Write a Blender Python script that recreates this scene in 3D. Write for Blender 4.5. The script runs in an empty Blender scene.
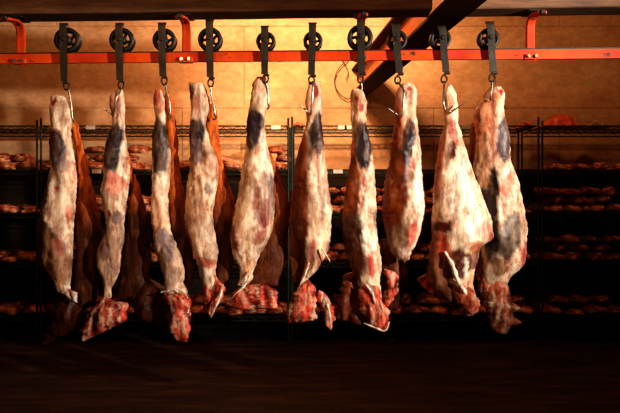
import bpy, bmesh, math, random
from mathutils import Vector, noise, Matrix
random.seed(7)
C = bpy.context.scene.collection
F = 603.0
CAMY, CAMZ = -3.0, 1.2
CX, CY = 310.0, 206.5
WALLY = 2.85

def P(px, py, d=3.0):
    return Vector(((px-CX)*d/F, CAMY+d, CAMZ+(CY-py)*d/F))
def lin(c):
    out = []
    for v in c[:3]:
        v /= 255.0
        out.append(v/12.92 if v <= .04045 else ((v+.055)/1.055)**2.4)
    return tuple(out)

# ------------------------------------------------------------------ materials
def new_mat(name):
    m = bpy.data.materials.new(name); m.use_nodes = True
    nt = m.node_tree; b = nt.nodes['Principled BSDF']
    return m, nt, b
def ramp(nt, fac, stops):
    r = nt.nodes.new('ShaderNodeValToRGB')
    while len(r.color_ramp.elements) < len(stops): r.color_ramp.elements.new(.5)
    for e, (p, c) in zip(r.color_ramp.elements, stops):
        e.position = p; e.color = (*lin(c), 1)
    nt.links.new(fac, r.inputs[0]); return r.outputs[0]
def tex_noise(nt, scale, detail=6, rough=.6, stretch=(1,1,1), coord='Object'):
    tc = nt.nodes.new('ShaderNodeTexCoord'); mp = nt.nodes.new('ShaderNodeMapping')
    mp.inputs['Scale'].default_value = stretch
    n = nt.nodes.new('ShaderNodeTexNoise'); n.inputs['Scale'].default_value = scale
    n.inputs['Detail'].default_value = detail; n.inputs['Roughness'].default_value = rough
    nt.links.new(tc.outputs[coord], mp.inputs[0]); nt.links.new(mp.outputs[0], n.inputs['Vector'])
    return n.outputs['Fac']
def bump(nt, b, h, strength=.3, dist=.01):
    bp = nt.nodes.new('ShaderNodeBump'); bp.inputs['Strength'].default_value = strength
    bp.inputs['Distance'].default_value = dist
    nt.links.new(h, bp.inputs['Height']); nt.links.new(bp.outputs[0], b.inputs['Normal'])
def simple_mat(name, stops, scale=8, rough=.6, metal=0, stretch=(1,1,1), bs=.2, bd=.004, spec=.5, detail=6):
    m, nt, b = new_mat(name)
    f = tex_noise(nt, scale, detail, .65, stretch)
    nt.links.new(ramp(nt, f, stops), b.inputs['Base Color'])
    b.inputs['Roughness'].default_value = rough; b.inputs['Metallic'].default_value = metal
    b.inputs['Specular IOR Level'].default_value = spec
    bump(nt, b, f, bs, bd)
    return m
def mixrgb(nt, fac, a, bcol, mode='MIX'):
    x = nt.nodes.new('ShaderNodeMix'); x.data_type = 'RGBA'; x.blend_type = mode
    for sock, v in ((x.inputs[0], fac), (x.inputs[6], a), (x.inputs[7], bcol)):
        if isinstance(v, (int, float)): sock.default_value = v
        elif isinstance(v, tuple): sock.default_value = (*lin(v), 1)
        else: nt.links.new(v, sock)
    return x.outputs[2]

def meat_material(name, rough=.31, vein=.5, spec=.18):
    m, nt, b = new_mat(name)
    at = nt.nodes.new('ShaderNodeAttribute'); at.attribute_name = 'Col'
    base = at.outputs['Color']
    n1 = tex_noise(nt, 36, 8, .72, (1,1,.3))                 # long fibres
    n2 = tex_noise(nt, 90, 5, .7, (1,1,.25))
    n3 = tex_noise(nt, 9, 5, .6, (1,1,.5))
    f1 = ramp(nt, n1, [(.32, (120,84,74)), (.44,(190,160,148)), (.54, (240,236,230)), (.68, (255,255,255))])
    base = mixrgb(nt, .8, base, f1, 'MULTIPLY')
    v = ramp(nt, n2, [(.52, (0,0,0)), (.66, (255,255,255))])
    vv = nt.nodes.new('ShaderNodeMath'); vv.operation = 'MULTIPLY'
    nt.links.new(v, vv.inputs[0]); vv.inputs[1].default_value = vein
    pk = ramp(nt, n3, [(.4, (235,205,185)), (.6, (150,70,60))])
    mm = mixrgb(nt, vv.outputs[0], base, mixrgb(nt, 1.0, base, pk, 'MULTIPLY'))
    nt.links.new(mm, b.inputs['Base Color'])
    rr = nt.nodes.new('ShaderNodeMapRange'); nt.links.new(n2, rr.inputs[0])
    rr.inputs[3].default_value = rough-.12; rr.inputs[4].default_value = rough+.2
    nt.links.new(rr.outputs[0], b.inputs['Roughness'])
    b.inputs['Specular IOR Level'].default_value = spec
    bump(nt, b, n1, .6, .006)
    return m

M = {}
M['meat'] = meat_material('skinned_meat')
M['flank'] = meat_material('flank_meat', .55, .8, .12)
M['cut'] = meat_material('cut_meat', .36, .8)
M['iron'] = simple_mat('dark_iron', [(.3,(16,14,13)),(.6,(38,33,30)),(.8,(62,50,40))], 25, .5, .55)
M['strap'] = simple_mat('worn_strap_steel', [(.3,(22,18,15)),(.55,(44,36,28)),(.8,(80,64,46))], 30, .5, .5, (1,1,.3))
M['steel'] = simple_mat('hook_steel', [(.3,(90,84,78)),(.7,(190,180,165))], 40, .3, .9)
M['wire'] = simple_mat('shelf_wire', [(.3,(22,26,22)),(.7,(52,56,48))], 20, .45, .4)
M['label'] = simple_mat('paper_label', [(.3,(200,190,170)),(.7,(235,228,215))], 20, .7)
M['film'] = simple_mat('plastic_film', [(.3,(90,70,60)),(.7,(190,160,140))], 25, .15, 0)
M['fat'] = simple_mat('fat', [(.36,(110,34,20)),(.5,(176,84,50)),(.64,(226,170,130))], 18, .4)
M['redmeat'] = simple_mat('red_meat', [(.3,(46,14,8)),(.43,(120,42,20)),(.54,(186,88,44)),(.64,(228,170,126))], 14, .38, stretch=(1,1,2), bs=.4)
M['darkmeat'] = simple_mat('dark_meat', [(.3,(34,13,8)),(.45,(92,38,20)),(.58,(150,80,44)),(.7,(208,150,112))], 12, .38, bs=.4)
M['floor'] = simple_mat('dark_floor', [(.3,(34,21,16)),(.5,(50,32,24)),(.7,(80,52,38))], 5, .5, stretch=(.35,1.8,1), bs=.25, spec=.25)
M['plaster'] = simple_mat('side_wall', [(.3,(80,58,38)),(.7,(110,82,55))], 4, .8)
M['ceil'] = simple_mat('ceiling_boards', [(.3,(60,42,28)),(.7,(90,64,42))], 6, .85, stretch=(.2,3,1))
M['timber'] = simple_mat('timber_beam', [(.3,(60,38,23)),(.5,(94,60,36)),(.62,(112,76,46)),(.72,(44,27,18))], 14, .75, stretch=(.35,3,3), bs=.5)
M['ibeam_shade'] = simple_mat('shaded_beam_paint', [(.3,(26,12,8)),(.55,(50,22,14)),(.8,(74,34,20))], 10, .7, spec=.2)  # dark copy of the beam paint, shade on the flanges put into the colour
M['ibeam'] = simple_mat('red_brown_paint', [(.3,(150,62,26)),(.5,(196,92,40)),(.75,(214,116,56))], 9, .5, stretch=(1,.25,1), bs=.15)

def rail_material():
    m, nt, b = new_mat('orange_rail_paint')
    f = tex_noise(nt, 22, 8, .7, (.5,1,1)); g = tex_noise(nt, 3.0, 3, .5)
    c1 = ramp(nt, g, [(.35,(152,32,4)),(.6,(200,68,8))])
    chips = ramp(nt, f, [(.60,(0,0,0)),(.66,(255,255,255))])
    c2 = mixrgb(nt, chips, c1, (70,34,20))
    nt.links.new(c2, b.inputs['Base Color'])
    b.inputs['Roughness'].default_value = .6; b.inputs['Specular IOR Level'].default_value = .2
    bump(nt, b, f, .25, .003); return m
M['rail'] = rail_material()
def wall_material():
    m, nt, b = new_mat('plywood_wall')
    f = tex_noise(nt, 1.3, 9, .68, (.8,1,1.2)); g = tex_noise(nt, 14, 7, .75, (.9,1,1.3))
    c = ramp(nt, f, [(.3,(176,122,80)),(.5,(212,158,110)),(.72,(232,188,142))])
    c = mixrgb(nt, .35, c, ramp(nt, g, [(.35,(120,110,100)),(.6,(255,255,255))]), 'MULTIPLY')
    nt.links.new(c, b.inputs['Base Color']); b.inputs['Roughness'].default_value = .7
    bump(nt, b, g, .15, .004); return m
M['wall'] = wall_material()
M['lowwall'] = simple_mat('shaded_lower_wall', [(.3,(24,16,11)),(.6,(44,29,19)),(.8,(62,42,27))], 5, .75, spec=.2)  # darkness behind the racks painted into the lower panels

# ------------------------------------------------------------------ mesh helpers
def obj(name, bm, mat, parent=None, smooth=False, loc=None):
    me = bpy.data.meshes.new(name)
    bmesh.ops.recalc_face_normals(bm, faces=bm.faces)
    bm.to_mesh(me); bm.free()
    if smooth:
        for p in me.polygons: p.use_smooth = True
    me.materials.append(mat)
    o = bpy.data.objects.new(name, me); C.objects.link(o)
    if parent is not None: o.parent = parent
    return o
def tag(o, label, cat, group=None, kind=None):
    o['label'] = label; o['category'] = cat
    if group: o['group'] = group
    if kind: o['kind'] = kind
    return o
def thing(name, label, cat, loc=(0,0,0), group=None):
    o = bpy.data.objects.new(name, None); C.objects.link(o); o.location = loc
    o.empty_display_size = .05
    return tag(o, label, cat, group)
def struct(name, bm, mat):
    o = obj(name, bm, mat); o['kind'] = 'structure'; return o
def box(bm, lo, hi, bevel=0):
    r = bmesh.ops.create_cube(bm, size=1)
    vs = r['verts']
    for v in vs:
        v.co = Vector([lo[i]+(v.co[i]+.5)*(hi[i]-lo[i]) for i in range(3)])
    if bevel:
        es = list({e for v in vs for e in v.link_edges})
        bmesh.ops.bevel(bm, geom=es, offset=bevel, segments=1, affect='EDGES')
def hexa(bm, pts):     # 8 points: bottom 4, top 4
    v = [bm.verts.new(p) for p in pts]
    for f in ((0,1,2,3),(4,5,6,7),(0,1,5,4),(1,2,6,5),(2,3,7,6),(3,0,4,7)):
        bm.faces.new([v[i] for i in f])
def tube(bm, pts, r, n=10, closed=False):
    pts = [Vector(p) for p in pts]; rings = []
    N = len(pts); up = Vector((0.13, 1, .07)).normalized()
    for i, p in enumerate(pts):
        if closed: t = pts[(i+1) % N]-pts[i-1]
        else: t = pts[min(i+1, N-1)]-pts[max(i-1, 0)]
        t.normalize(); a = up.cross(t)
        if a.length < 1e-3: a = Vector((1,0,0)).cross(t)
        a.normalize(); b = t.cross(a)
        rr = r(i/(N-1)) if callable(r) else r
        rings.append([bm.verts.new(p+a*rr*math.cos(2*math.pi*k/n)+b*rr*math.sin(2*math.pi*k/n)) for k in range(n)])
    for i in range(N if closed else N-1):
        A, B = rings[i], rings[(i+1) % N]
        for k in range(n): bm.faces.new((A[k], A[(k+1) % n], B[(k+1) % n], B[k]))
    if not closed:
        bm.faces.new(rings[0][::-1]); bm.faces.new(rings[-1])
def smooth_path(pts, sub=6):
    pts = [Vector(p) for p in pts]; out = []
    for i in range(len(pts)-1):
        p0 = pts[max(i-1,0)]; p1 = pts[i]; p2 = pts[i+1]; p3 = pts[min(i+2,len(pts)-1)]
        for k in range(sub):
            t = k/sub
            out.append(.5*((2*p1)+(p2-p0)*t+(2*p0-5*p1+4*p2-p3)*t*t+(3*p1-p0-3*p2+p3)*t**3))
    out.append(pts[-1]); return out
def lathe_y(bm, prof, c, n=40, closed=False):   # profile (radius, y) about the Y axis through c
    rings = []
    for r, y in prof:
        rings.append([bm.verts.new((c[0]+r*math.cos(2*math.pi*k/n), c[1]+y, c[2]+r*math.sin(2*math.pi*k/n))) for k in range(n)])
    L = len(rings)
    for i in range(L if closed else L-1):
        A, B = rings[i], rings[(i+1) % L]
        for k in range(n): bm.faces.new((A[k], A[(k+1)%n], B[(k+1)%n], B[k]))
    if not closed:
        bm.faces.new(rings[0]); bm.faces.new(rings[-1][::-1])

# ------------------------------------------------------------------ setting
XW = 3.7; CEIL = 3.35; YF = -4.6
bm = bmesh.new(); box(bm, (-XW-.1, YF, -.1), (XW+.1, WALLY+.12, 0)); struct('floor', bm, M['floor'])
bm = bmesh.new(); box(bm, (-XW-.1, YF, CEIL), (XW+.1, WALLY+.12, CEIL+.1)); struct('ceiling', bm, M['ceil'])
# back wall of plywood sheets laid in courses, thin open joints between them
bm = bmesh.new()
box(bm, (-XW, WALLY+.014, 0), (XW, WALLY+.12, CEIL))
courses = [0, .78, 1.56, 2.155, 2.95, CEIL]
for j in range(len(courses)-1):
    z0, z1 = courses[j]+.0022, courses[j+1]-.0022
    xs = [-XW]
    x = -XW + (.62 if j % 2 else 1.24)
    while x < XW-.3: xs.append(x); x += 1.22
    xs.append(XW)
    for a, b_ in zip(xs[:-1], xs[1:]):
        off = random.uniform(0, .0025)
        box(bm, (a+.0025, WALLY+off, z0), (b_-.0025, WALLY+.02, z1), .0015)
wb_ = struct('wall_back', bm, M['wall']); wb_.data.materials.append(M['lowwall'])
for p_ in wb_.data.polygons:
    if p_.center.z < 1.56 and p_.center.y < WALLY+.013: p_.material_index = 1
bm = bmesh.new(); box(bm, (-XW-.1, YF, 0), (-XW, WALLY+.12, CEIL)); struct('wall_left', bm, M['plaster'])
bm = bmesh.new(); box(bm, (XW, YF, 0), (XW+.1, WALLY+.12, CEIL)); struct('wall_right', bm, M['plaster'])

# red-brown steel I-beam running from the wall towards the viewer
def ib(cx, cz, d):
    s = 1.12
    return Vector((cx*s+(269-310)/F*d, CAMY+d, CAMZ+cz*s+(206.5-175)/F*d))
def prism(bm, prof, d0, d1):
    A = [bm.verts.new(ib(x, z, d0)) for x, z in prof]; B = [bm.verts.new(ib(x, z, d1)) for x, z in prof]
    n = len(prof)
    for k in range(n): bm.faces.new((A[k], A[(k+1)%n], B[(k+1)%n], B[k]))
    bm.faces.new(A); bm.faces.new(B[::-1])
xl, xr, wb = .715, .873, .786
ibeam = thing('steel_beam', 'red-brown steel I-beam running overhead diagonally from the rear wall', 'beam')
bm = bmesh.new(); prism(bm, [(wb-.003,.712),(wb+.012,.712),(wb+.012,.905),(wb-.003,.905)], .6, 5.84)
obj('web', bm, M['ibeam'], ibeam)
for q, (za, zb) in enumerate(((.70,.714),(.903,.917))):
    bm = bmesh.new(); prism(bm, [(xl,za),(xr,za),(xr,zb),(xl,zb)], .6, 5.84)
    obj('flange', bm, M['ibeam_shade'], ibeam)

# overhead timber, two lengths butting on the steel beam
TILT = -.0095
def trow(x): return .925 - TILT*0 + TILT*(-x)*-1*0
def timber(name, x0, x1, zl, zr, label, lip):
    bm = bmesh.new()
    y0, y1 = -.07, .058
    n = 14; prev = None
    secs = []
    for i in range(n+1):
        t = i/n; x = x0+(x1-x0)*t; z = CAMZ+zl+(zr-zl)*t + noise.noise(Vector((x*3, 1.7, 0)))*.003
        secs.append([bm.verts.new(p) for p in ((x,y0,z+.004),(x,y0+.006,z),(x,y1,z),(x,y1,z+.2),(x,y0,z+.2))])
    for a, b_ in zip(secs[:-1], secs[1:]):
        for k in range(5): bm.faces.new((a[k], a[(k+1)%5], b_[(k+1)%5], b_[k]))
    bm.faces.new(secs[0]); bm.faces.new(secs[-1][::-1])
    o = obj(name, bm, M['timber']); tag(o, label, 'beam')
    return o
timber('timber_beam', -3.7, .595, .909, .960, 'long brown timber beam above the rail left of the steel beam', 0)
timber('timber_beam', .795, 3.7, .962, .998, 'shorter brown timber beam above the rail right of the steel beam', 0)

# ------------------------------------------------------------------ rail
def rail_y(px): return 53.2 - px*(5.4/620)      # photo height of the rail's top edge
def rail_z(x): 
    px = CX + x*F/3.0
    return P(px, rail_y(px)).z
RH = .053
rail = thing('overhead_rail', 'orange-red painted flat steel rail crossing the room above the carcasses', 'rail', (0,0,rail_z(0)))
bm = bmesh.new(); n = 30; secs = []
for i in range(n+1):
    x = -3.7+7.4*i/n; z = rail_z(x)-rail_z(0)
    secs.append([bm.verts.new(p) for p in ((x,-.007,z-.003),(x,-.007,z-RH),(x,.007,z-RH),(x,.007,z-.003))])
for a, b_ in zip(secs[:-1], secs[1:]):
    for k in range(4): bm.faces.new((a[k], a[(k+1)%4], b_[(k+1)%4], b_[k]))
bm.faces.new(secs[0]); bm.faces.new(secs[-1][::-1])
obj('rail_bar', bm, M['rail'], rail)
bm = bmesh.new(); secs = []
for i in range(n+1):
    x = -3.7+7.4*i/n; z = rail_z(x)-rail_z(0)
    secs.append([bm.verts.new(p) for p in ((x,-.0085,z),(x,-.0085,z-.006),(x,.0085,z-.006),(x,.0085,z))])
for a, b_ in zip(secs[:-1], secs[1:]):
    for k in range(4): bm.faces.new((a[k], a[(k+1)%4], b_[(k+1)%4], b_[k]))
bm.faces.new(secs[0]); bm.faces.new(secs[-1][::-1])
o = obj('worn_top_edge', bm, M['iron'], rail); o['label'] = 'dark worn upper edge of the rail'

def timz(x): return CAMZ+.953+.0119*x
def hanger(px, topy, label, bent=True):
    x = (px-CX)*3/F; zr = rail_z(x); zt = timz(x)-.022
    t = thing('rail_hanger', label, 'bracket', (x, 0, zr), 'rail hangers')
    w = .021
    # channel arm: two cheeks and a back, bending towards the viewer under the timber
    path = [(0.013, -RH*.9), (0.013, 0), (0.013, zt-zr-.07), (.008, zt-zr-.035), (-.012, zt-zr-.012), (-.05, zt-zr-.006), (-.10, zt-zr-.014), (-.15, zt-zr-.024)]
    path = [(a, b_) for a, b_ in path]
    sp = smooth_path([Vector((0, a, b_)) for a, b_ in path], 5)
    bm = bmesh.new(); secs = []
    for i, p in enumerate(sp):
        tg = (sp[min(i+1, len(sp)-1)]-sp[max(i-1, 0)]).normalized(); nn = Vector((0, -tg.z, tg.y))   # towards the viewer
        h = .010
        prof = [(-w, 0), (-w, h*1.1), (-w*.8, h*1.5), (-w*.3, h*1.5), (-w*.25, h*1.2), (w*.8, h*1.2), (w, h*1.1), (w, 0)]
        secs.append([bm.verts.new(p+Vector((a, 0, 0))+nn*(b_-.004)) for a, b_ in prof])
    for a, b_ in zip(secs[:-1], secs[1:]):
        for k in range(8): bm.faces.new((a[k], a[(k+1)%8], b_[(k+1)%8], b_[k]))
    bm.faces.new(secs[0]); bm.faces.new(secs[-1][::-1])
    obj('arm', bm, M['rail'], t)
    bm = bmesh.new(); box(bm, (-.034, -.055, zt-zr+.012), (.034, .045, zt-zr+.022), .003)
    obj('mounting_plate', bm, M['iron'], t)
    bm = bmesh.new(); box(bm, (-.009, -.028, zt-zr-.02), (.009, -.010, zt-zr+.015), .002)
    obj('bolt', bm, M['iron'], t); bm = bmesh.new(); box(bm, (-.012, -.161, zt-zr-.036), (.012, -.148, zt-zr-.014), .003)
    obj('bolt', bm, M['iron'], t)
    bm = bmesh.new(); box(bm, (-.034, .0095, -RH-.004), (.034, .0155, -.008), .003)
    box(bm, (-.036, -.014, -RH-.002), (.036, -.0075, -RH*.55), .002)
    obj('clamp_plate', bm, M['rail'], t)
    for s in (-1, 1):
        bm = bmesh.new()
        lathe_y(bm, [(.0085, -.026), (.0095, -.0245), (.0095, -.018), (.0055, -.0175), (.0055, -.008)], (s*.018, 0, -RH*.78), 6)
        obj('bolt', bm, M['steel'], t)
    return t
hanger(20, 21, 'red flat hanger arm fixing the rail at the far left')
hanger(186, 15, 'orange hanger arm holding the rail between the third and fourth roller wheels')
hanger(361, 12.5, 'orange hanger arm directly behind the seventh roller wheel')
hanger(531, 14, 'orange hanger arm holding the rail right of the last roller wheel')

# ------------------------------------------------------------------ trolleys and hooks
ordn = ['first','second','third','fourth','fifth','sixth','seventh','eighth','ninth','tenth']
def trolley(i, wx, wr, stx, sty0, sbx, sby, hook, tip):
    r = wr*3/F; x = (wx-CX)*3/F; zr = rail_z(x)
    cz = zr+r-.004
    o_ = Vector((x, 0, cz))
    t = thing('roller_hook', LAB_T[i], 'hook', o_, 'roller hooks riding the rail')
    bm = bmesh.new()
    rt = r
    # grooved rim, hub and curved spokes
    lathe_y(bm, [(rt, -.019), (rt+.0005, -.015), (rt-.0035, -.009), (rt-.0035, .009), (rt+.0005, .015), (rt, .019), (rt*.70, .019), (rt*.62, .010), (rt*.62, -.010), (rt*.70, -.019)], (0,0,0), 44, True)
    lathe_y(bm, [(rt*.20, -.024), (rt*.30, -.020), (rt*.34, -.012), (rt*.34, .012), (rt*.30, .020), (rt*.20, .024)], (0,0,0), 24)
    for k in range(5):
        a = 2*math.pi*k/5+.35+i*.4; pts = []
        for q in range(6):
            rr = rt*(.2+.47*q/5); aa = a+.35*math.sin(q/5*math.pi*.5)
            pts.append((rr*math.cos(aa), 0, rr*math.sin(aa)))
        tube(bm, pts, rt*.13, 8)
    obj('wheel', bm, M['iron'], t, True)
    # strap
    top = P(stx, sty0)-o_; bot = P(sbx, sby)-o_; w = .019
    bm = bmesh.new(); secs = []
    path = [(top.x, -.012, top.z), (top.x, -.036, top.z-.006), (top.x+(bot.x-top.x)*.3, -.037, 0), (top.x+(bot.x-top.x)*.5, -.034, -r-.03), (bot.x, -.026, bot.z+.03), (bot.x, -.024, bot.z)]
    sp = smooth_path(path, 5)
    for q, p in enumerate(sp):
        f = q/(len(sp)-1)
        ww = w*(.86 if f < .05 else 1.0)*(1-.14*f) + (.002 if .08 < f < .2 else 0)
        tg = (sp[min(q+1,len(sp)-1)]-sp[max(q-1,0)]).normalized()
        nn = Vector((0, -tg.z, tg.y)).normalized() if abs(tg.z)+abs(tg.y) > 1e-4 else Vector((0,1,0))
        secs.append([bm.verts.new(p+Vector((a,0,0))+nn*b_) for a, b_ in ((-ww,-.0035),(ww,-.0035),(ww,.0035),(-ww,.0035))])
    for a, b_ in zip(secs[:-1], secs[1:]):
        for k in range(4): bm.faces.new((a[k], a[(k+1)%4], b_[(k+1)%4], b_[k]))
    bm.faces.new(secs[0]); bm.faces.new(secs[-1][::-1])
    box(bm, (bot.x-.006, -.034, bot.z-.012), (bot.x+.022, -.014, bot.z+.001), .003)
    obj('strap', bm, M['strap'], t)
    bm = bmesh.new(); lathe_y(bm, [(.010, -.047), (.013, -.045), (.013, -.0395)], (top.x+(bot.x-top.x)*.3, 0, 0), 6)
    lathe_y(bm, [(.006, -.040), (.006, .028)], (top.x*.5, 0, 0), 10)
    obj('axle_bolt', bm, M['strap'], t)
    # swivel ring
    h0 = P(*hook[0])-o_
    rc = Vector((h0.x, -.024, h0.z)); bm = bmesh.new()
    pts = [rc+Vector((.0135*math.cos(a), .004*math.sin(a*2), .019*math.sin(a))) for a in [2*math.pi*k/18 for k in range(18)]]
    tube(bm, pts, .0045, 8, True)
    lathe_y(bm, [(.004,-.007),(.007,-.004),(.007,.004),(.004,.007)], rc+Vector((0,0,.019)), 10)
    obj('swivel_ring', bm, M['strap'], t, True)
    pts = []
    nh = len(hook)
    for q, (hx, hy) in enumerate(hook):
        p = P(hx, hy)-o_; p.y = -.024 - (.042 if tip else -.016)*min(1, q/(max(nh-1,1)))
        pts.append(p)
    pts[0].z += -.012
    last = pts[-1]
    if tip:
        a = P(*tip[0])-o_; b_ = P(*tip[1])-o_; ey = -.07 if i == 8 else 0
        pts += [Vector(((last.x+a.x)/2, -.055, a.z-.004)), Vector((a.x, -.02+ey, a.z)), Vector((b_.x, -.05+ey, b_.z))]
    else:
        pts += [Vector((last.x+.002, .004, last.z-.014)), Vector((last.x-.010, .018, last.z-.020)), Vector((last.x-.022, .026, last.z-.008))]
    bm = bmesh.new(); sp = smooth_path(pts, 6)
    tube(bm, sp, lambda f: .0052 if f < .8 else .0045*(1.02-f)/.22+.0006, 8)
    obj('hook', bm, M['steel'], t, True)
LAB_T = [
 'large dark roller wheel and hook holding the leftmost carcass',
 'dark roller wheel and hook second from the left end of the rail',
 'dark roller wheel and hook just left of the orange hanger between two wheels',
 'tall dark spoked roller wheel and hook just right of the orange hanger between two wheels',
 'small spoked roller wheel and hook carrying the fifth carcass with the tapered white tip',
 'small spoked roller wheel and hook left of the hanger hidden behind a wheel',
 'largest spoked roller wheel and hook, in front of an orange hanger',
 'roller wheel and hook in front of the red-brown steel beam, left of two',
 'leaning roller wheel and hook holding the carcass with the broad white belly',
 'rightmost roller wheel and hook on the rail']
TR = [
 (68,12.6,66.3,25.5,66.3,82,[(68.5,87),(70.5,93),(72.3,106),(73,118)],None),
 (122.5,12.2,121.5,25.5,121.5,81,[(122.5,86),(123,93),(121,100)],((112,114),(105.5,108.5))),
 (165,11.6,163.7,25,164,77,[(165.5,82),(167.5,91),(170.3,104),(170.5,114)],None),
 (210.5,12,210.7,22.5,211,78,[(211.5,84),(211.8,95),(214.5,108),(215.3,115)],None),
 (266,9.6,265.3,28,265,75,[(266,80),(268,90),(268.5,104)],None),
 (313,9.6,312.5,25,311.5,76,[(311.5,81),(313,88)],((309,113),(300,107))),
 (360,12.6,360.2,21,361,74,[(360,80),(361.5,88),(360,98)],None),
 (397,9.8,394.5,26,398.5,74,[(397,81),(400,88),(402,96)],((398,116),(386.5,109.5))),
 (440,10.4,440.5,28,444.5,73,[(443,80),(442,90),(440.5,104)],((448,114),(459.5,106))),
 (488,10.4,488,24,491.5,73,[(490.5,79),(491,88),(490,97)],None)]
for i, a in enumerate(TR): trolley(i, *a)

# ------------------------------------------------------------------ carcasses
CREAM=(236,212,182); WHITE=(244,234,216); PURP=(46,32,40); GREY=(120,104,108); LILAC=(166,140,128)
RED=(170,34,26); PINK=(205,112,86); MAR=(80,20,18); OB=(142,60,16); BROWN=(74,35,14); DK=(40,20,13); TAN=(214,160,108)
def seam(px, py, seed):
    n = noise.noise(Vector((px*.06+seed*3.3, py*.016, seed*2.7)))+.25*noise.noise(Vector((px*.2, py*.06, seed)))
    return math.exp(-(n/.045)**2)
def colour(px, py, base, patches, seed, streak=.5):
    v = Vector((px*.055+seed*7.3, py*.022, seed*1.9))
    n1 = noise.fractal(v, .9, 2.0, 5)
    n2 = noise.fractal(Vector((px*.16+seed*3.1, py*.05, 4.4)), .8, 2.0, 4)
    c = Vector(lin(base))
    a = max(0, min(1, n1*1.3+.1))*streak; c = c.lerp(Vector(lin(PINK)), a)
    a = max(0, min(1, -n1*1.5-.05))*streak; c = c.lerp(Vector(lin(LILAC)), a)
    if n2 < -.2: c = c.lerp(Vector(lin((168,104,70))), min(1, (-n2-.2)*2)*.55*min(1,streak*2))
    if n2 > .25: c = c.lerp(Vector(lin(WHITE)), min(1, (n2-.25)*3)*.6)
    c = c.lerp(Vector(lin((140,62,42))), .55*seam(px, py, seed)*max(0, min(1, (py-100)/60)))
    r_ = noise.noise(Vector((px*.13-seed, py*.035+seed, 9)))+.3*noise.noise(Vector((px*.35, py*.11, seed)))
    mk = max(0, min(1, noise.noise(Vector((px*.05+seed, py*.025, 2)))*3+.35))
    c = c.lerp(Vector(lin((150,44,30))), .62*mk*math.exp(-(r_/.05)**2))
    g_ = noise.fractal(Vector((px*.07+seed*2, py*.03, 6)), .8, 2, 3)
    if g_ > .12: c = c.lerp(Vector(lin((124,98,84))), min(1, (g_-.12)*2.2)*.6)
    wx = noise.fractal(Vector((px*.09, py*.05, seed+11)), .8, 2, 4)*2.2
    wy = noise.fractal(Vector((px*.09, py*.05, seed+31)), .8, 2, 4)*5.0
    for (cx, cy, rx, ry, rot, col, st) in patches:
        k = math.radians(rot); sx = min(1, rx/5.0)
        dx = px+wx*sx-cx; dy = py+wy*sx-cy
        u = (dx*math.cos(k)+dy*math.sin(k))/rx; w = (-dx*math.sin(k)+dy*math.cos(k))/ry
        dd = math.sqrt(u*u+w*w)
        t = max(0, min(1, (1.34-dd)/.34)); t = t*t*(3-2*t)
        if t > 0:
            mot = .98+.3*n2
            c = c.lerp(Vector(lin(col)), max(0, min(1, t*st*mot)))
    return c
def cutcolour(px, py, seed, dark=0, fat=.5):
    a_ = (seed*1.37) % .7-.25; u_ = px*math.cos(a_)+py*math.sin(a_); w_ = -px*math.sin(a_)+py*math.cos(a_)
    n = noise.fractal(Vector((u_*.16+seed*5, w_*.06, seed)), .8, 2, 5)
    m_ = noise.fractal(Vector((u_*.2+seed, w_*.05+seed, 3)), .7, 2, 5)-.02
    if fat > 5: return Vector(lin(WHITE)).lerp(Vector(lin(PINK)), max(0, min(1, n*1.5)))
    c = Vector(lin((214,80,56))).lerp(Vector(lin((100,22,16))), max(0, min(1, n*2.2+.3)))
    if m_ > .05: c = c.lerp(Vector(lin((240,212,184))), min(1, (m_-.05)*5)*fat)
    if n < -.25: c = c.lerp(Vector(lin((226,140,112))), min(1, (-n-.25)*5)*.7)
    if dark > .5: c = c.lerp(Vector(lin((128,72,40))), .55)
    elif dark > .12: c = c.lerp(Vector(lin((176,112,70))), .35)
    return c*(1-dark)
def flapcolour(px, py, seed, top, y1, y2, bot=DK):  # paints warm light on the upper flank and shade below into the colour
    t = max(0, min(1, (py-y1)/(y2-y1)))
    n = noise.fractal(Vector((px*.12+seed*5, py*.035, seed)), .8, 2, 5)
    c = Vector(lin(top)).lerp(Vector(lin(bot)), t)
    if n > .1: c = c.lerp(Vector(lin((226,140,70))), min(1,(n-.1)*2)*.4*(1-t*.6))
    if n < -.1: c = c.lerp(Vector(lin((84,36,20))), min(1,(-n-.1)*2.5)*.6)
    return c

def interp(rows, y):
    if y <= rows[0][0]: return rows[0][1:]
    if y >= rows[-1][0]: return rows[-1][1:]
    for i in range(len(rows)-1):
        if rows[i][0] <= y <= rows[i+1][0]:
            r0 = rows[max(i-1,0)]; r1 = rows[i]; r2 = rows[i+1]; r3 = rows[min(i+2,len(rows)-1)]
            h = r2[0]-r1[0]; t = (y-r1[0])/h; out = []
            for k in (1,2):
                m1 = (r2[k]-r0[k])/max(1e-6,(r2[0]-r0[0]))*h; m2 = (r3[k]-r1[k])/max(1e-6,(r3[0]-r1[0]))*h
                out.append((2*t**3-3*t*t+1)*r1[k]+(t**3-2*t*t+t)*m1+(-2*t**3+3*t*t)*r2[k]+(t**3-t*t)*m2)
            return out
def polyrows(poly, step=1.2):
    ys = [p[1] for p in poly]; y = min(ys)+.15; out = []
    while y < max(ys)-.1:
        xs = []
        for (x1,y1),(x2,y2) in zip(poly, poly[1:]+poly[:1]):
            if (y1 <= y < y2) or (y2 <= y < y1): xs.append(x1+(x2-x1)*(y-y1)/(y2-y1))
        if len(xs) >= 2 and max(xs)-min(xs) > .5: out.append((y, min(xs), max(xs)))
        y += step
    return out
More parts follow.
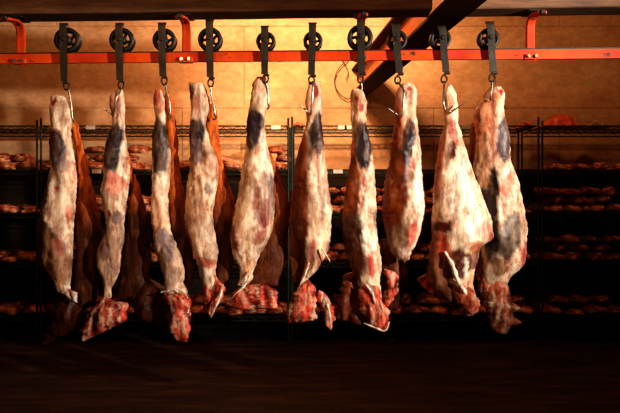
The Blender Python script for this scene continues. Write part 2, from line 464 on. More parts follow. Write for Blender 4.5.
def loft(name, rows, mat, parent, yc, dr, colf, seed, amp=.007, lump=.019, edge=0, step=1.5, nr=44, dmax=.11, linear=False, origin=None, yslope=0, fold=1.0, sd=0):
    """surface of rings following left/right outlines given in metres-on-the-hanging-plane rows"""
    y = rows[0][0]; Y = []
    while y < rows[-1][0]: Y.append(y); y += step
    Y.append(rows[-1][0])
    bm = bmesh.new(); lay = bm.verts.layers.float_color.new('Col'); rings = []
    H = rows[-1][0]-rows[0][0]
    seq = []
    for y in Y:
        xl, xr = interp(rows, y)
        if edge:
            xl += noise.noise(Vector((seed, y*.22, 2)))*edge+noise.noise(Vector((seed, y*.7, 5)))*edge*.5
            xr += noise.noise(Vector((seed+9, y*.22, 2)))*edge+noise.noise(Vector((seed+9, y*.7, 5)))*edge*.5
        if xr-xl < 1: xr = xl+1
        e = min(1, min(y-rows[0][0], rows[-1][0]-y)/4.0); sh = .78+.22*math.sqrt(max(0, 1-(1-e)**2))
        seq.append((y, (xl+xr)/2, (xr-xl)/2*(sh if not edge else 1)))
    # smooth thickness
    hw = [s[2] for s in seq]
    sm = []
    for i in range(len(hw)):
        a = hw[max(0,i-5):i+6]; sm.append(sum(a)/len(a))
    for i, (y, cx, a) in enumerate(seq):
        b_ = min(sm[i]*3/F*dr, dmax)
        e = min(1, min(y-rows[0][0], rows[-1][0]-y)/5.0); b_ *= .55+.45*math.sqrt(max(0, 1-(1-e)**2))
        c = P(cx, y); ring = []
        for k in range(nr):
            th = 2*math.pi*k/nr
            ct, st = math.cos(th), math.sin(th)
            q = Vector((ct, st*(b_/(a*3/F)), 0))
            x = c.x+a*3/F*ct; yy = yc+b_*st+yslope*(x-c.x)
            pz = c.z
            w = Vector((x*9+seed, yy*9, pz*4.5))
            nlow = noise.fractal(w, 1, 2, 3)
            rd = noise.noise(Vector((x*26+seed*2, yy*26, pz*7)))
            zc_ = 4 if fold > 1 else 8; crease = -abs(noise.noise(Vector((x*(22 if fold > 1 else 14)-seed, yy*14, pz*zc_+seed))))   # valley-free ridges
            nhi = noise.fractal(Vector((x*60, yy*60, pz*40+seed)), .8, 2, 3)
            sm_ = seam(CX+c.x*F/3*0+x*F/3, y, sd)*.006*max(0, min(1, (y-95)/60)) if sd else 0
            disp = -sm_ + lump*nlow + amp*rd + amp*1.6*(crease+.15)*fold + amp*.25*nhi
            edgef = abs(st)**.6*.85+.15        # keep the outline, work the faces
            disp *= edgef
            v = bm.verts.new((x+disp*ct, yy+disp*st, pz+disp*.3*nhi))
            px = CX+x*F/3
            cc = colf(px, y) 
            v[lay] = (*cc, 1); ring.append(v)
        rings.append(ring)
    for A, B in zip(rings[:-1], rings[1:]):
        for k in range(nr): bm.faces.new((A[k], A[(k+1)%nr], B[(k+1)%nr], B[k]))
    for ring, dz in ((rings[0], .004), (rings[-1], -.004)):
        cen = sum((v.co for v in ring), Vector())/nr
        cv = bm.verts.new(cen+Vector((0,0,dz))); cv[lay] = ring[0][lay]
        for k in range(nr): bm.faces.new((ring[k], ring[(k+1)%nr], cv))
    if origin is not None:
        for v in bm.verts: v.co -= origin
    return obj(name, bm, mat, parent, True)

def carcass(i, label, rows, patches, cuts=(), flaps=(), base=CREAM, yc=0, dr=.72, streak=.5, strings=(), edge=.9):
    org = P((rows[0][1]+rows[0][2])/2, rows[0][0]); org.y = yc
    t = thing('beef_quarter', label, 'meat', org, 'beef quarters hanging from the rail')
    loft('leg_and_loin', rows, M['meat'], t, yc, dr, lambda x, y: colour(x, y, base, patches, i*1.7+.3, streak), i*3.3+1, edge=edge, origin=org, sd=i*1.7+.3)
    for q, (r, y_, top, y1, y2, bot) in enumerate(flaps):
        o = loft('flank', r, M['flank'], t, yc+y_, .42, lambda x, y: flapcolour(x, y, i+q*3.1, top, y1, y2, bot), i*2.1+q+5, amp=.006, lump=.012, edge=1.2, dmax=.045, origin=org)
        o['label'] = 'flank side of the quarter with orange glow and shade painted in'
    for q, (poly, y_, dark, fat) in enumerate(cuts):
        o = loft('cut_end', polyrows(poly), M['cut'], t, yc+y_, .55, lambda x, y: cutcolour(x, y, i*2.3+q, dark, fat), i*4.1+q*2+3, amp=.009, lump=.016, edge=2.6, dmax=.055, step=1.1, nr=52, origin=org, fold=1.4)
        o['label'] = 'ragged red cut end' if fat < 5 else 'ragged flap of white fat'
    for q, pts in enumerate(strings):
        bm = bmesh.new(); lay = bm.verts.layers.float_color.new('Col')
        sp = smooth_path([P(a, b_)+Vector((0, yc-.03 if len(pts[0]) < 3 else pts[0][2], 0))-org for a, b_, *_ in pts], 6)
        rad = [p_[2] for p_ in pts] if len(pts[0]) > 2 else None
        sp = smooth_path([P(a, b_)+Vector((0, yc+yo, 0))-org for a, b_, yo, rd in pts], 6)
        rr = [p_[3] for p_ in pts]
        def rf(f, rr=rr):
            g = f*(len(rr)-1); k = min(int(g), len(rr)-2); return (rr[k]+(rr[k+1]-rr[k])*(g-k))*.0025*(1+.25*math.sin(g*9+q))
        tube(bm, sp, rf, 10)
        for v in bm.verts:
            nz = noise.noise(v.co*70)
            v.co += v.co.normalized()*nz*.002
            v[lay] = (*Vector(lin(WHITE)).lerp(Vector(lin(PINK)), max(0, nz)), 1)
        o = obj('fat_strip', bm, M['meat'], t, True); o['label'] = 'pale strip of fat and sinew'
    return t

carcass(0, 'pale carcass quarter at the left end with a small red spot mid body',
 [(96,51,65),(101,50,69),(110,50,71),(124,52,72),(131,51.6,71),(140,50.6,72),(155,50,74.6),(167,50,76),(178,48,77),(190,46,77),(205,43,76),(220,40,74.6),(235,38,73.5),(250,37.6,72.7),(262,39.5,71.7),(272,42,71),(280,46,70.5),(288,53,70),(294,59,70)],
 [(59,148,7.5,16,-8,PURP,.97),(56,138,5,8,0,(96,52,60),.6),(62,165,8,8,0,GREY,.7),(55,103.5,1.8,3,0,RED,1),(61,189,2,2.6,0,RED,1),(72,212,3,8,0,PINK,.8),(54,262,16,26,0,(140,84,56),.75),(54,228,1.8,9,-28,DK,.9),(44,235,6,50,6,BROWN,.95),(52,250,5,18,0,(150,105,70),.8),(64,246,4,8,-15,(150,70,62),.8),(50,276,8,12,0,BROWN,.9),(56,290,7,10,-20,DK,1),(62,280,3,10,0,TAN,.6),(72,295,6,6,0,WHITE,1)],  # brownish lower patch paints in the dimmer light near the bottom
 cuts=[([(64,298),(74,303),(84,312),(97,330),(92,336),(70,333),(52,340),(38,349),(40,338),(47,322),(52,300),(56,285)], .05, .8, .12),  # this end is darkened to stand in for missing shade
       ([(60,281),(68,286),(79,293),(78.5,302),(74,301),(70,297),(65,294)], -.02, 0, 9)],
 flaps=[([(108,58,66),(118,62,70.5),(124,66,74),(135,69,76),(150,71,80),(165,73,84),(180,74,87),(195,74,91),(210,72,95),(225,72,97.5),(250,72,98),(275,71,97),(300,66,93),(310,64,84)], .055, (222,112,38), 165, 235, (60,30,16))], dr=.7)
carcass(1, 'slim carcass quarter second from the left with a wide red cut end',
 [(90,116,123),(96,110,124),(105,109,125),(115,111.4,125.4),(124,112,125),(132,109.7,125),(145,106,126),(160,104,128),(170,103.6,129),(185,102.4,129),(195,102.4,128),(210,103.6,125),(220,105,124.7),(230,106,124),(240,102,124),(250,98,121.8),(262,97.6,120.6),(270,98,120),(278,101,117),(288,104,112),(298,104,112)],
 [(113,104,2.5,9,0,(150,66,50),.8),(119,98,2.5,5,0,RED,.8),(115,149,8,23,6,PURP,1),(124,165,2,20,0,WHITE,.6),(119,184,8,9,0,(214,120,96),.7),(116,178,5,4,0,RED,.4),(111.5,213,2,3.4,0,RED,.9),(119,218,4,6,0,GREY,.8),(104,222,3,26,0,(164,110,80),.7),(108,262,12,24,0,(164,110,84),.55),(108,250,5,8,0,(120,84,78),.85),(113,268,7,6,0,LILAC,.7)],  # large low patch paints the weaker light at the bottom
 cuts=[([(104,297),(114,299),(129,303),(128,320),(100,333),(85.5,340),(83,330),(93,308)], -.02, 0, .75)],
 flaps=[([(132,112,120),(150,114,124),(165,118,129),(174,124,131.5),(185,127,136),(200,126,140),(210,123,143),(225,122,146),(250,119,147.5),(275,117,147),(292,113,144),(302,112,130)], .06, (222,112,38), 172, 215, (60,30,16))])
carcass(2, 'narrow curved carcass quarter third from the left with a folded dark red end',
 [(90,155,162),(97,153,164),(107,154,165),(118,155,165.4),(124,154.5,164.5),(132,152.6,166.6),(145,151.6,169.5),(160,152,171.5),(172,152.6,171),(185,151.6,169.5),(200,151,168.5),(215,151.6,169),(230,153,171.5),(245,155.7,176),(258,158,180.6),(267,161,184),(275,163,184.8),(283,164,183.6),(291,163,188),(294,166,188)],
 [(158.5,98,2.6,8,0,RED,.85),(161,108,3,6,0,PINK,.6),(160,148,8.5,24,-4,PURP,1),(161,182,8,9,0,WHITE,.5),(157,215,4,22,0,(216,150,110),.5),(168,262,14,26,0,(150,112,92),.5),(168,242,6,15,-14,GREY,.8),(157,240,2,16,-10,MAR,.5),(172,272,8,8,0,LILAC,.7)],  # large low patch dims the bottom, light falloff painted in
 cuts=[([(164,290),(189,294),(191,300),(191,332),(187,341),(177,340),(170,325),(165,304)], -.02, .05, .5),
       ([(130,284),(148,280),(166,291),(172,312),(179,339),(166,337),(150,328),(132,320),(126,302)], .06, .84, .15)],  # rear end darkened, its shade painted into the colour
 flaps=[([(90,163,167),(100,162,171),(115,163,173),(124,163,174.5),(140,164,176),(160,168,177),(180,167,180),(200,166,184),(215,166,186),(232,168,188),(250,172,190),(270,178,192),(286,180,190)], .05, (222,112,38), 150, 235, (60,30,16))],
 strings=[[(163,291,-.05,1.2),(172,289,-.06,1.6),(184,288,-.06,1.4),(190,297,-.05,1)],[(180,335,-.035,2.2),(186,322,-.045,3),(190,308,-.03,1.2)]])
carcass(3, 'smooth white carcass quarter fourth from the left ending in a pointed tail',
 [(83,189,203),(92,189.6,207.7),(100,190,210),(110,190.8,209.7),(118,190,206.5),(124,189.6,205.8),(135,189,208.5),(145,189.6,211),(157,190,215.5),(168,189.6,218),(180,187,217.4),(190,186,215.5),(200,185.5,213),(210,184.8,212),(220,184,212.6),(230,185.5,214.5),(240,188.4,216),(250,192,217.4),(258,195,217),(266,197,216),(275,199,216),(283,203,219),(290,205,217)],
 [(192,93,2.2,7,0,MAR,.9),(196,103,2,6,0,RED,.6),(197,134,7.5,14,0,PURP,1),(198,152,7,12,0,GREY,.75),(210,189,3,4,0,GREY,.8),(206,225,8,12,0,LILAC,.6),(188,238,2.6,15,-10,(128,60,50),.9),(206,263,8,4,15,(176,90,76),.8),(202,272,4,8,0,GREY,.7)],
 cuts=[([(204,281),(216,276),(224,283),(225.5,291),(219,303),(212,317),(208,315),(204,300),(202,289)], -.015, .12, .35)],
 flaps=[([(103,206,213),(115,205,216),(130,203,217),(145,206,219),(160,212,221),(168,214,223),(180,213,227),(195,210,232),(205,209,234),(225,209,235),(250,213,234),(270,214,230),(288,216,227)], .05, (222,112,38), 160, 225, (70,38,22))],
 strings=[[(224,283,-.04,1.5),(222,294,-.05,2.4),(216,307,-.05,2.6),(212,316,-.03,1.2)]])
carcass(4, 'carcass quarter with tapered tip, maroon streaks and broad flat cut base, fifth from left',
 [(77,257,266),(82,252.5,266.5),(95,250.8,267.5),(108,249,267),(113,248,266),(125,246.5,264.6),(137,246.5,266),(150,246,268.5),(165,243,272),(175,241.6,273.6),(185,239,274),(200,236.5,274.8),(215,233,274),(225,230.7,273),(235,230,270.7),(245,232,266),(255,234,260),(264,238,256.5),(272,239.7,253),(279,239,252),(285,237,248)],
 [(262,77,6,3,0,RED,.8),(250,98,2.2,22,5,OB,.6),(254,128,7.5,19,6,PURP,1),(264,150,3,20,0,WHITE,.6),(235,237,3.6,13,-12,(128,52,46),.95),(231,225,2,8,0,DK,.6),(258,202,3,15,8,(150,78,66),.8),(266,214,3.4,14,8,(128,56,52),.85),(261,236,4,9,30,(150,70,62),.8),(272,196,2.6,20,0,GREY,.8),(248,268,6,6,0,TAN,.6)],
 cuts=[([(238,288),(247,284),(262,283),(276,288),(279.5,307),(262,308),(244,308.5),(228,307),(225,299)], -.015, 0, .55)],
 flaps=[([(150,264,269),(165,267,276),(180,268,282),(195,268,287),(210,266,290),(230,262,288),(250,254,285),(270,250,282),(287,246,277)], .06, (190,96,44), 150, 240, (84,42,24))],
 strings=[[(228,303,-.03,1.5),(238,292,-.045,2),(248,281,-.05,2.4),(253,270,-.04,1.6)]])
carcass(5, 'carcass quarter with white front and a long two-pronged red end, sixth from left',
 [(82,309,320),(90,306.8,321),(100,305.8,322.5),(113,305.8,322),(121,306,321.5),(130,304,322.7),(145,300,323.7),(158,297,325),(168,295,327),(180,294,328),(190,293.7,329),(205,293,331),(220,292,331),(235,294,330.5),(245,298,329.5),(255,302,326),(264,304,321),(272,303,315),(279,302,308),(286,300,306)],
 [(316,92,2.6,5,0,RED,.85),(314,104,2,4,0,PINK,.7),(318,134,5.5,19,4,PURP,.97),(309,150,3.2,22,6,DK,.75),(299,165,7,30,6,OB,.95),(297,205,10.5,48,0,(112,46,12),1),(296,245,10,26,0,BROWN,1),(323,206,1.6,14,0,MAR,.6),(312,252,2.4,14,8,RED,.6),(320,262,3,8,0,(160,70,60),.7)],  # orange-brown patches paint the dim warm light on the left half
 cuts=[([(304,278),(308,279),(315,286),(317,305),(316,319),(299,323),(286,323),(283,313),(292,301),(299,286)], -.01, 0, .6),
       ([(319,290),(327,294),(332,308),(336,320),(330.5,332),(324,323),(320,308),(317,298)], .02, .05, .75)],
 flaps=[([(190,292,300),(215,289.5,300),(235,289,302),(255,289,304),(272,290,303),(284,293,300)], .035, (150,84,48), 200, 270, (80,42,28))],
 strings=[[(309,262,-.05,1.6),(305,274,-.05,1.8),(300,284,-.045,1.8)],[(322,248,-.06,1.5),(327,256,-.055,1.2),(330,261,-.04,.7)],[(324,296,-.02,1.6),(329,310,-.03,2.2),(331,328,-.02,1.2)]])
carcass(6, 'long carcass quarter with white right side and brown-shaded left side, seventh from left',
 [(89,352,360),(94,350,364),(103,350,366.8),(113,350,366),(124,351,365.6),(135,351.8,368),(150,351,371.6),(165,350,374.5),(175,348.6,375),(190,346,375.7),(205,344,375.7),(220,342,376),(235,342.6,377.7),(250,345,380),(262,349,381.8),(272,352,381.5),(280,356,380),(290,362,381),(298,368,381)],
 [(356,100,2,3,0,RED,.9),(361,109,1.8,4,0,RED,.9),(362,148,8,21,-8,PURP,1),(351,165,2.6,22,3,(206,96,74),.8),(347,200,10,38,4,(118,50,13),1),(350,250,12,32,0,(72,34,13),1),(358,222,3,16,-10,DK,.6),(363,182,2.6,5,0,RED,.7),(370,262,3,14,-6,(190,60,46),.8),(365,240,5,12,0,WHITE,.5)],  # brown patches paint the dim orange light on the left side
 cuts=[([(362,284),(370,280),(380,288),(382,300),(389,312),(389.5,324),(386,331),(374,330),(366,322),(360,306),(358,292)], -.02, .05, .5),
       ([(344,275),(356,272),(364,290),(366,310),(368,327),(354,325),(336,320),(337,309),(342,294)], .03, .62, .2)],
 strings=[[(365,283,-.055,2),(371,292,-.06,3.2),(374,302,-.055,1.6)],[(363,322,-.03,1.2),(372,325,-.045,2),(384,329,-.04,1.6),(388,320,-.04,1.4)]])
carcass(7, 'rounded carcass quarter with bright right edge and brown-shaded left half, eighth from left',
 [(83,402,413),(90,397,417),(100,396,417),(112,395,416),(124,395,418),(140,392.4,419.5),(155,391,421),(165,388.5,421.5),(180,385.5,422.7),(195,383,425.6),(205,382,425.6),(220,383,424),(235,386,420.5),(245,389,416),(253,392,411),(260,399,409)],
 [(409,89,3,2,0,RED,.9),(398,100,3,20,0,OB,.6),(396,138,5,34,4,(160,78,36),.95),(391,192,12,48,3,(114,48,12),1),(402,170,2,34,3,(90,38,22),.7),(407,143,5,23,2,PURP,1),(413,164,2.5,6,0,RED,.7),(411,235,4.5,14,16,(190,72,58),.85),(396,240,9,14,10,(112,84,62),.95),(404,254,5,6,0,LILAC,.7),(418,195,4,30,0,WHITE,.8)],  # brown left and white right edge paint in the sidelong light
 cuts=[([(385,270),(394,272),(402,277),(400,288),(397,298),(390,308),(384,310),(381,302),(388,292),(390,283)], .05, .1, .55),([(399,252),(410,250),(409,259),(403,262.5)], -.01, 0, 9)],
 flaps=[([(240,384,398),(255,382,406),(270,380,410),(285,380,411),(300,381,405),(312,384,398)], .085, (90,44,28), 240, 300, DK)], yc=0)
carcass(8, 'broadest carcass quarter, wide white belly tapering to a thin neck, second from right',
 [(87,445,450),(95,442,454),(105,441,455),(115,441,455.5),(125,442,456.5),(140,438,460),(155,436,465),(167,433.5,468.6),(180,432,473.5),(195,431.6,479.5),(205,431,483),(215,430.6,486.8),(225,430,489.5),(233,430,489.7),(239,430,488),(244,429,480),(250,429,476),(257,428,475),(265,427,472.5),(275,426,471),(283,428,470.5),(292,434,473),(300,442,474.7),(308,452,473.5),(314,462,469)],
 [(446,105,3,18,0,(226,170,130),.6),(450,135,4,12,-8,(150,60,52),.85),(448,152,3.6,8,0,MAR,.9),(440,142,2,16,10,(200,110,80),.6),(436,170,3.4,28,4,(164,84,56),.85),(458,200,13,30,-12,WHITE,.8),(438,226,6,6,0,MAR,.95),(437,246,7,12,0,(176,76,50),.9),(478,230,8,7,-20,(214,140,124),.7),(484,240,4,7,0,(140,60,52),.8),(454,262,12,13,0,MAR,.95),(470,258,6,12,0,MAR,.8),(468,246,6,5,0,(190,110,84),.8),(461,268,2,12,-10,WHITE,.7),(433,276,9,24,-10,(112,58,28),.95),(445,298,10,14,0,(84,42,22),.9),(430,255,3,30,0,(110,60,34),.8),(464,290,9,12,-20,(214,150,118),.7),(460,300,6,5,0,MAR,.7)],  # browns at the lower left edge paint the shadow there
 cuts=[([(447,284),(458,281),(468,287),(474.5,298),(474,308),(467,313.5),(459,306),(450,296)], -.05, .2, .95),
       ([(427,272),(433,276),(440,288),(432,295),(424,288),(417,279)], .03, .0, .05)],
 strings=[[(440,250,-.06,2),(446,262,-.082,4.2),(451,276,-.082,4.6),(458,288,-.075,4.4),(467,301,-.055,2.4)]], yc=-.045, dr=.62, edge=.8)
carcass(9, 'heavy carcass quarter at the right end with dark mottled lower half',
 [(85,494,505),(92,487,508),(100,483,508),(110,477,507),(120,477,509),(130,479,511.5),(145,479,512.7),(160,477,514.5),(170,476,517.5),(180,476,522),(195,476,525.5),(205,476,527.5),(220,475,530),(235,475,530.3),(245,475,530),(255,476,529),(264,477,526.5),(272,478,520),(279,480,514),(286,482,510)],
 [(503,90,3,3,0,RED,.85),(498,98,2,8,0,(230,150,100),.7),(484,118,6,30,5,(206,116,70),.75),(493,110,1.6,30,4,(160,70,44),.8),(505,138,6.5,19,0,(84,70,76),1),(494,150,2,34,0,(150,80,50),.7),(483,165,5,26,0,(170,120,84),.8),(507,185,5,12,15,(224,110,84),.8),(508,178,2,5,0,RED,.5),(491,198,6,28,6,(30,16,12),1),(487,225,9,34,-6,(36,20,16),1),(509,236,9,22,12,(84,72,64),.9),(503,250,6,10,0,DK,.6),(525,256,3.4,14,5,(170,66,60),.85),(481,268,5,22,0,(140,84,46),.9),(499,268,7,7,0,(128,96,66),.9),(516,272,3,8,0,WHITE,.6)],  # near-black patches paint the deep shadow beside the left lobe
 cuts=[([(479,274),(492,270),(508,278),(513,292),(516,304),(524.5,310),(515,314),(518,320),(526,324),(514,328),(510,336),(503,337),(495,330),(487,308),(481,290)], -.005, .15, .8)],
 flaps=[([(120,478,486),(150,475,487),(175,474,489),(188,476,490),(205,476,488),(230,475,488),(255,477,488),(270,479,488)], .06, (176,110,70), 150, 200, DK)], yc=.055, dr=.66)

# ------------------------------------------------------------------ racks
SD = 5.2; SY = CAMY+SD; DEP = .50
LV = [126, 170, 213.5, 263, 317]
def sz(py): return CAMZ+(CY-py)*SD/F
def sx(px): return (px-CX)*SD/F
rack_names = ['far left', 'left', 'middle', 'right']
RX = [(-208, 38), (40, 289.3), (291, 539.5), (541.3, 790)]
RLAB = ['dark wire shelving rack partly cut off by the left frame edge', 'dark wire rack full of meat behind the five left carcasses',
        'dark wire rack with white shelf labels behind the right carcasses', 'dark wire rack at the right frame edge with a wrapped rib slab on top']
TOPS = [120, 118, 117, 121]
labels_px = [[], [(91,0),(276,0),(97,1),(262,1)], [(342.5,0),(349,0),(466,0),(338,1),(478,1)], []]
for ri, (a, b_) in enumerate(RX):
    x0, x1 = sx(a), sx(b_)
    t = thing('wire_rack', RLAB[ri], 'rack', ((x0+x1)/2, SY+DEP/2, 0))
    ox = (x0+x1)/2; oy = SY+DEP/2
    for X in (x0, x1):
        for Yq in (SY, SY+DEP):
            bm = bmesh.new()
            zt = sz(TOPS[ri] if Yq == SY else TOPS[ri]+2)
            s_ = 1 if X == x0 else -1
            tube(bm, [(X-ox+s_*.009, Yq-oy, .012), (X-ox+s_*.009, Yq-oy, zt)], .0092, 10)
            for q in range(int(zt/.05)):
                zz = .03+q*.05
                tube(bm, [(X-ox+s_*.009, Yq-oy, zz), (X-ox+s_*.009, Yq-oy, zz+.004)], .0104, 10)
            tube(bm, [(X-ox+s_*.009, Yq-oy, 0), (X-ox+s_*.009, Yq-oy, .014)], .019, 10)
            obj('post', bm, M['wire'], t)
    for li, ly in enumerate(LV):
        z = sz(ly)
        bm = bmesh.new(); xa, xb = x0-ox+.024, x1-ox-.024
        for Yq in (-DEP/2, DEP/2):
            tube(bm, [(xa, Yq, z), (xb, Yq, z)], .006, 6); tube(bm, [(xa, Yq, z-.034), (xb, Yq, z-.034)], .006, 6)
            nz = 40
            tube(bm, [(xa+(xb-xa)*k/nz, Yq, z-(.032 if k % 2 else .002)) for k in range(nz+1)], .0028, 5)
        for X in (xa, xb):
            tube(bm, [(X, -DEP/2, z), (X, DEP/2, z)], .006, 6)
        nW = 34
        for k in range(1, nW):
            X = xa+(xb-xa)*k/nW; tube(bm, [(X, -DEP/2, z-.003), (X, DEP/2, z-.003)], .0026, 4)
        for k in range(1, 3):
            tube(bm, [(xa, -DEP/2+DEP*k/3, z-.008), (xb, -DEP/2+DEP*k/3, z-.008)], .005, 5)
        obj('wire_shelf', bm, M['wire'], t)
    for (lx, li) in labels_px[ri]:
        z = sz(LV[li]); X = sx(lx)-ox
        w = .04 if lx != 342.5 else .038
        bm = bmesh.new(); box(bm, (X-w, -DEP/2-.012, z-.030), (X+w, -DEP/2-.009, z+.004), .001)
        o = obj('shelf_label', bm, M['label'], t); o['label'] = 'white shelf label'

# meat cuts lying on the racks
def lump_mesh(bm, sx_, sy_, sz_, seed, seg=18, rg=10, flat=.6):
    vs = []
    for j in range(rg+1):
        ph = math.pi*j/rg
        for k in range(seg):
            th = 2*math.pi*k/seg
            d = Vector((math.sin(ph)*math.cos(th), math.sin(ph)*math.sin(th), math.cos(ph)))
            n_ = 1+.5*noise.noise(d*1.5+Vector((seed,0,0)))+.24*noise.noise(d*3.6+Vector((0,seed,0)))
            p = Vector((abs(d.x)**.8*math.copysign(1,d.x)*sx_, abs(d.y)**.8*math.copysign(1,d.y)*sy_, d.z*sz_))*n_
            vs.append(bm.verts.new(p))
    for j in range(rg):
        for k in range(seg):
            a = j*seg+k; b_ = j*seg+(k+1) % seg
            try: bm.faces.new((vs[a], vs[b_], vs[b_+seg], vs[a+seg]))
            except ValueError: pass
    bmesh.ops.remove_doubles(bm, verts=bm.verts, dist=.0004)
    zmin = min(v.co.z for v in bm.verts)*.8
    for v in bm.verts: v.co.z = max(v.co.z, zmin)-zmin
def proto_cut(kind):
    """prototype meshes; returns list of (part name, mesh, material)"""
    out = []
    bm = bmesh.new()
    if kind == 0: lump_mesh(bm, .100, .108, .042, 1.3)
    if kind == 1: lump_mesh(bm, .115, .10, .036, 5.1)
    if kind == 2: lump_mesh(bm, .07, .112, .05, 9.4)
    if kind == 3:   # slab of ribs
        L, W = .092, .112; n = 24; vs = []
        for i in range(n+1):
            row = []
            for s in range(9):
                u = i/n*2-1; v = s/8*2-1
                ed = max(0, 1-max(abs(u), abs(v))**6)
                h = .016+.022*ed*(1-.5*u*u)+.005*math.cos(u*22)*ed+.008*noise.noise(Vector((u*3,v*3,7)))
                row.append((u*L*(1+.06*noise.noise(Vector((v*3,1,0)))), v*W*(1+.08*noise.noise(Vector((u*4,2,0)))), h))
            vs.append(row)
        T = [[bm.verts.new(p) for p in r] for r in vs]; B = [[bm.verts.new((p[0], p[1], 0)) for p in r] for r in vs]
        for i in range(n):
            for s in range(8):
                bm.faces.new((T[i][s], T[i+1][s], T[i+1][s+1], T[i][s+1])); bm.faces.new((B[i][s+1], B[i+1][s+1], B[i+1][s], B[i][s]))
            bm.faces.new((T[i][0], B[i][0], B[i+1][0], T[i+1][0])); bm.faces.new((T[i][8], T[i+1][8], B[i+1][8], B[i][8]))
        for s in range(8):
            bm.faces.new((T[0][s], T[0][s+1], B[0][s+1], B[0][s])); bm.faces.new((T[n][s+1], T[n][s], B[n][s], B[n][s+1]))
    me = bpy.data.meshes.new('lean'); bmesh.ops.recalc_face_normals(bm, faces=bm.faces); bm.to_mesh(me); bm.free()
    for p in me.polygons: p.use_smooth = True
    return me
meshes = [proto_cut(k) for k in range(4)]
def mesh_mat(me, mat):
    m2 = me.copy(); m2.materials.append(mat); return m2
LEAN = [[mesh_mat(me, M['redmeat']), mesh_mat(me, M['darkmeat'])] for me in meshes]
# fat caps: the raised upper skin of each shape
def cap_mesh(me):
    bm = bmesh.new(); bm.from_mesh(me); bm.normal_update()
    zm = max(v.co.z for v in bm.verts)
    dele = [f for f in bm.faces if not (f.normal.z > .1 and f.calc_center_median().z > zm*.5 and f.calc_center_median().x > -.02+.02*noise.noise(f.calc_center_median()*30))]
    bmesh.ops.delete(bm, geom=dele, context='FACES')
    for v in bm.verts: v.co += v.normal*.0035
    m2 = bpy.data.meshes.new('fat_cap'); bm.to_mesh(m2); bm.free(); m2.materials.append(M['fat'])
    for p in m2.polygons: p.use_smooth = True
    return m2
CAPS = [cap_mesh(me) for me in meshes]
HGT = [max(v.co.z for v in me.vertices) for me in meshes]
MZ = [min(v.co.z for v in me.vertices) for me in meshes]
def place(kind, dark, x, y, z, rz, s, label, group, tilt=0):
    t = bpy.data.objects.new('meat_cut', LEAN[kind][dark]); C.objects.link(t)
    t.location = (x, y, z); t.rotation_euler = (tilt, tilt*.5, rz); t.scale = (s, s, s)
    tag(t, label, 'meat', group)
    c = bpy.data.objects.new('fat_cap', CAPS[kind]); C.objects.link(c); c.parent = t
    return t
rnd = random.Random(11)
lvname = ['top', 'second', 'third', 'fourth', 'bottom']
# runs: rack index, level, from px, to px, layers, dark
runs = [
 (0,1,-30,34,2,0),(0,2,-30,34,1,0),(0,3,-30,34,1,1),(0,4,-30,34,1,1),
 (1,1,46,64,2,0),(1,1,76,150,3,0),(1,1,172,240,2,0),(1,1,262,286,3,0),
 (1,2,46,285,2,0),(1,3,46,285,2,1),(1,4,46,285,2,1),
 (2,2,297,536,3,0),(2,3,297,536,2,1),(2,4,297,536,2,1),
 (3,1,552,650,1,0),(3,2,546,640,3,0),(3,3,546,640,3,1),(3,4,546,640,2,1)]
for (ri, li, a, b_, layers, dark) in runs:
    rn = ['far left rack', 'left rack', 'middle rack', 'right rack'][ri]
    span = ''
    if (ri, li) == (1, 1): span = {46:' by left post',76:' behind leftmost carcasses',172:' behind fourth carcass',262:' by right post'}[a]
    for ly in range(layers):
        lay_name = ['on the wires', 'one layer up', 'topping the pile'][ly]
        col = 'dark' if dark else 'red-brown'
        label = f'{col} meat cut {lay_name}, {lvname[li]} shelf, {rn}{span}'
        x = sx(a)+.09 + (.08 if ly % 2 else 0); xe = sx(b_)-.06-(.03*ly)
        first = True
        while x < xe or first:
            for row in range(2 if ly == 0 else 1):
                k = rnd.choice([0,0,1,2,3]) if ly < layers-1 or layers == 1 else rnd.choice([0,1,2,0])
                s = rnd.uniform(.8, 1.02) * (.8 if (ri,li) == (3,1) else 1)
                yy = SY+.13+row*.245+(.10 if ly else 0)+rnd.uniform(-.012,.012)
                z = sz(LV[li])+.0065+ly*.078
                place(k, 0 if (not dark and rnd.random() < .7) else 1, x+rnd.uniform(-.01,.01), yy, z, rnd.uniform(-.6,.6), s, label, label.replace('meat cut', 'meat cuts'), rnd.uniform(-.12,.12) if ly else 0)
            x += rnd.uniform(.175, .205); first = False

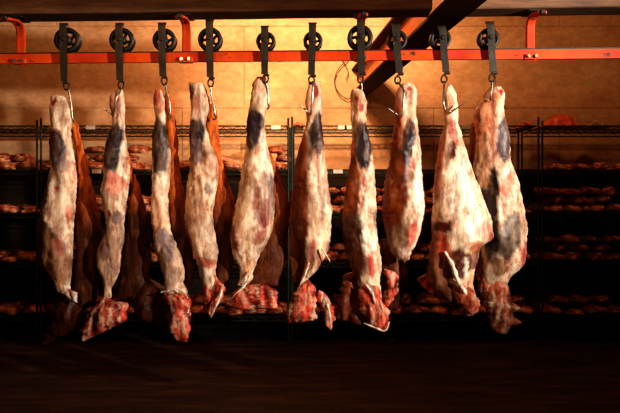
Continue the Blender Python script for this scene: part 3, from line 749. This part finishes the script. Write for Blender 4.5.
# top shelf pieces
def rib_slab(name, px0, px1, hpx, label, mat, y, wrap=False, seed=0):
    x0, x1 = sx(px0), sx(px1); z0 = sz(126)+.0065; L = x1-x0
    t = thing(name, label, 'meat', ((x0+x1)/2, y, z0))
    bm = bmesh.new(); n = 40; m_ = 12; T = []; B = []
    for i in range(n+1):
        u = i/n; rt = []; rb = []
        for j in range(m_+1):
            v = j/m_*2-1
            env = (math.sin(math.pi*min(1, u*1.02+.0))**.55 if u < .98 else .2)*(1-abs(v)**4)
            arch = hpx*SD/F*(.35+.65*math.sin(math.pi*(u**.8)))*.9
            rib = .005*math.cos(u*42)
            h = max(.006, arch*env+rib*env+.010*noise.noise(Vector((u*6+seed, v*2, 1)))*env)
            X = -L/2+L*u; Yv = v*.15*(.6+.4*math.sin(math.pi*u))+.02*noise.noise(Vector((u*5,seed,2)))
            rt.append(bm.verts.new((X, Yv, h))); rb.append(bm.verts.new((X, Yv, max(0, h*.25-.006))))
        T.append(rt); B.append(rb)
    for i in range(n):
        for j in range(m_):
            bm.faces.new((T[i][j],T[i+1][j],T[i+1][j+1],T[i][j+1])); bm.faces.new((B[i][j+1],B[i+1][j+1],B[i+1][j],B[i][j]))
        bm.faces.new((T[i][0],B[i][0],B[i+1][0],T[i+1][0])); bm.faces.new((T[i][m_],T[i+1][m_],B[i+1][m_],B[i][m_]))
    for j in range(m_):
        bm.faces.new((T[0][j],T[0][j+1],B[0][j+1],B[0][j])); bm.faces.new((T[n][j+1],T[n][j],B[n][j],B[n][j+1]))
    obj('lean_slab', bm, mat, t, True)
    for q in range(5):
        u = .2+q*.14; X = -L/2+L*u
        arch = hpx*SD/F*(.35+.65*math.sin(math.pi*(u**.8)))*.9
        bm = bmesh.new()
        tube(bm, smooth_path([(X-.02, -.15, .012), (X-.008, -.11, arch*.55), (X+.005, -.05, arch*.93), (X+.012, .03, arch*.99)], 4), .0045, 6)
        obj('rib_bone', bm, M['fat'], t, True)
    return t
M['bright'] = simple_mat('bright_red_meat', [(.3,(150,38,14)),(.5,(224,80,30)),(.7,(240,140,80))], 14, .4, bs=.3)
rib_slab('rib_slab', 548, 592, 15, 'orange-red rib slab lying on the top shelf at right', M['bright'], SY+.2, seed=3)
rib_slab('rib_slab', 527, 539, 7, 'small orange-red meat piece on the top shelf beside a post', M['bright'], SY+.2, seed=8)
o = rib_slab('wrapped_meat', 594, 618, 9, 'meat in clear film beside the orange-red rib slab', M['film'], SY+.2, seed=5)
rib_slab('rib_slab', 294, 303, 6, 'tiny bright red meat piece on the middle top shelf', M['bright'], SY+.2, seed=12)

# loose cable on the wall
bm = bmesh.new()
pts = [P(a, b_, 5.83) for a, b_ in ((352,57),(345,62),(347,70),(349,79))]
d0 = 5.80
pts = [P(353,50,d0), P(347,60,d0), P(339,68,d0), P(334.5,80,d0), P(338,92,d0), P(347,99,d0), P(352,96,d0)]
tube(bm, smooth_path(pts, 6), .005, 6)
pts = [P(341,58,d0), P(346,66,d0), P(348,72,d0), P(346,80,d0)]
tube(bm, smooth_path(pts, 6), .004, 6)
tag(obj('hanging_cable', bm, M['iron']), 'thin dark cable looped on the wall under the steel beam', 'cable')

# ------------------------------------------------------------------ lights
def spot(name, loc, aim, power, col, angle, blend, size):
    l = bpy.data.lights.new(name, 'SPOT'); l.energy = power; l.color = col
    l.spot_size = math.radians(angle); l.spot_blend = blend; l.shadow_soft_size = size
    o = bpy.data.objects.new(name, l); C.objects.link(o); o.location = loc
    o.rotation_euler = (Vector(aim)-Vector(loc)).to_track_quat('-Z', 'Y').to_euler(); return o
def point(name, loc, power, col, size):
    l = bpy.data.lights.new(name, 'POINT'); l.energy = power; l.color = col; l.shadow_soft_size = size
    o = bpy.data.objects.new(name, l); C.objects.link(o); o.location = loc; return o
spot('key_lamp', (3.4, -2.7, 1.98), (.26, 0, 1.72), 1450, (1, .89, .75), 42, .8, .05)
spot('wall_lamp', (.05, 1.0, 3.0), (.05, 2.85, 2.66), 350, (1, .65, .38), 106, 1.0, .12)
spot('left_warm_fill', (-3.0, -1.7, 1.5), (.6, 0, 1.4), 75, (1, .42, .12), 29, .6, .12)  # added warm fill for the left faces of the quarters
point('shelf_fill', (-.1, 1.05, 2.85), 52, (1, .48, .18), .08)  # added unseen fill to brighten the meat on the racks
point('right_rack_fill', (2.0, 1.0, 3.05), 22, (1, .48, .2), .08)  # added out of view to lift the right wall and rack
point('left_rack_fill', (-2.0, 1.0, 3.05), 16, (1, .48, .2), .08)  # unseen fill above the left rack
spot('upper_fill', (-1.2, -3.1, 2.75), (-.5, 0, 2.35), 150, (1, .55, .28), 66, .8, .1)  # added fill for the front face of the timber
w = bpy.data.worlds.new('world'); bpy.context.scene.world = w; w.use_nodes = True
w.node_tree.nodes['Background'].inputs[0].default_value = (.9, .5, .3, 1)
w.node_tree.nodes['Background'].inputs[1].default_value = .02

# ------------------------------------------------------------------ camera
cam = bpy.data.cameras.new('camera'); co = bpy.data.objects.new('camera', cam); C.objects.link(co)
co.location = (0, CAMY, CAMZ); co.rotation_euler = (math.pi/2, 0, 0)
cam.sensor_width = 36; cam.lens = F*36/620; cam.clip_start = .05
bpy.context.scene.camera = co
vs = bpy.context.scene.view_settings
vs.view_transform = 'Standard'; vs.look = 'Medium High Contrast'; vs.exposure = 0
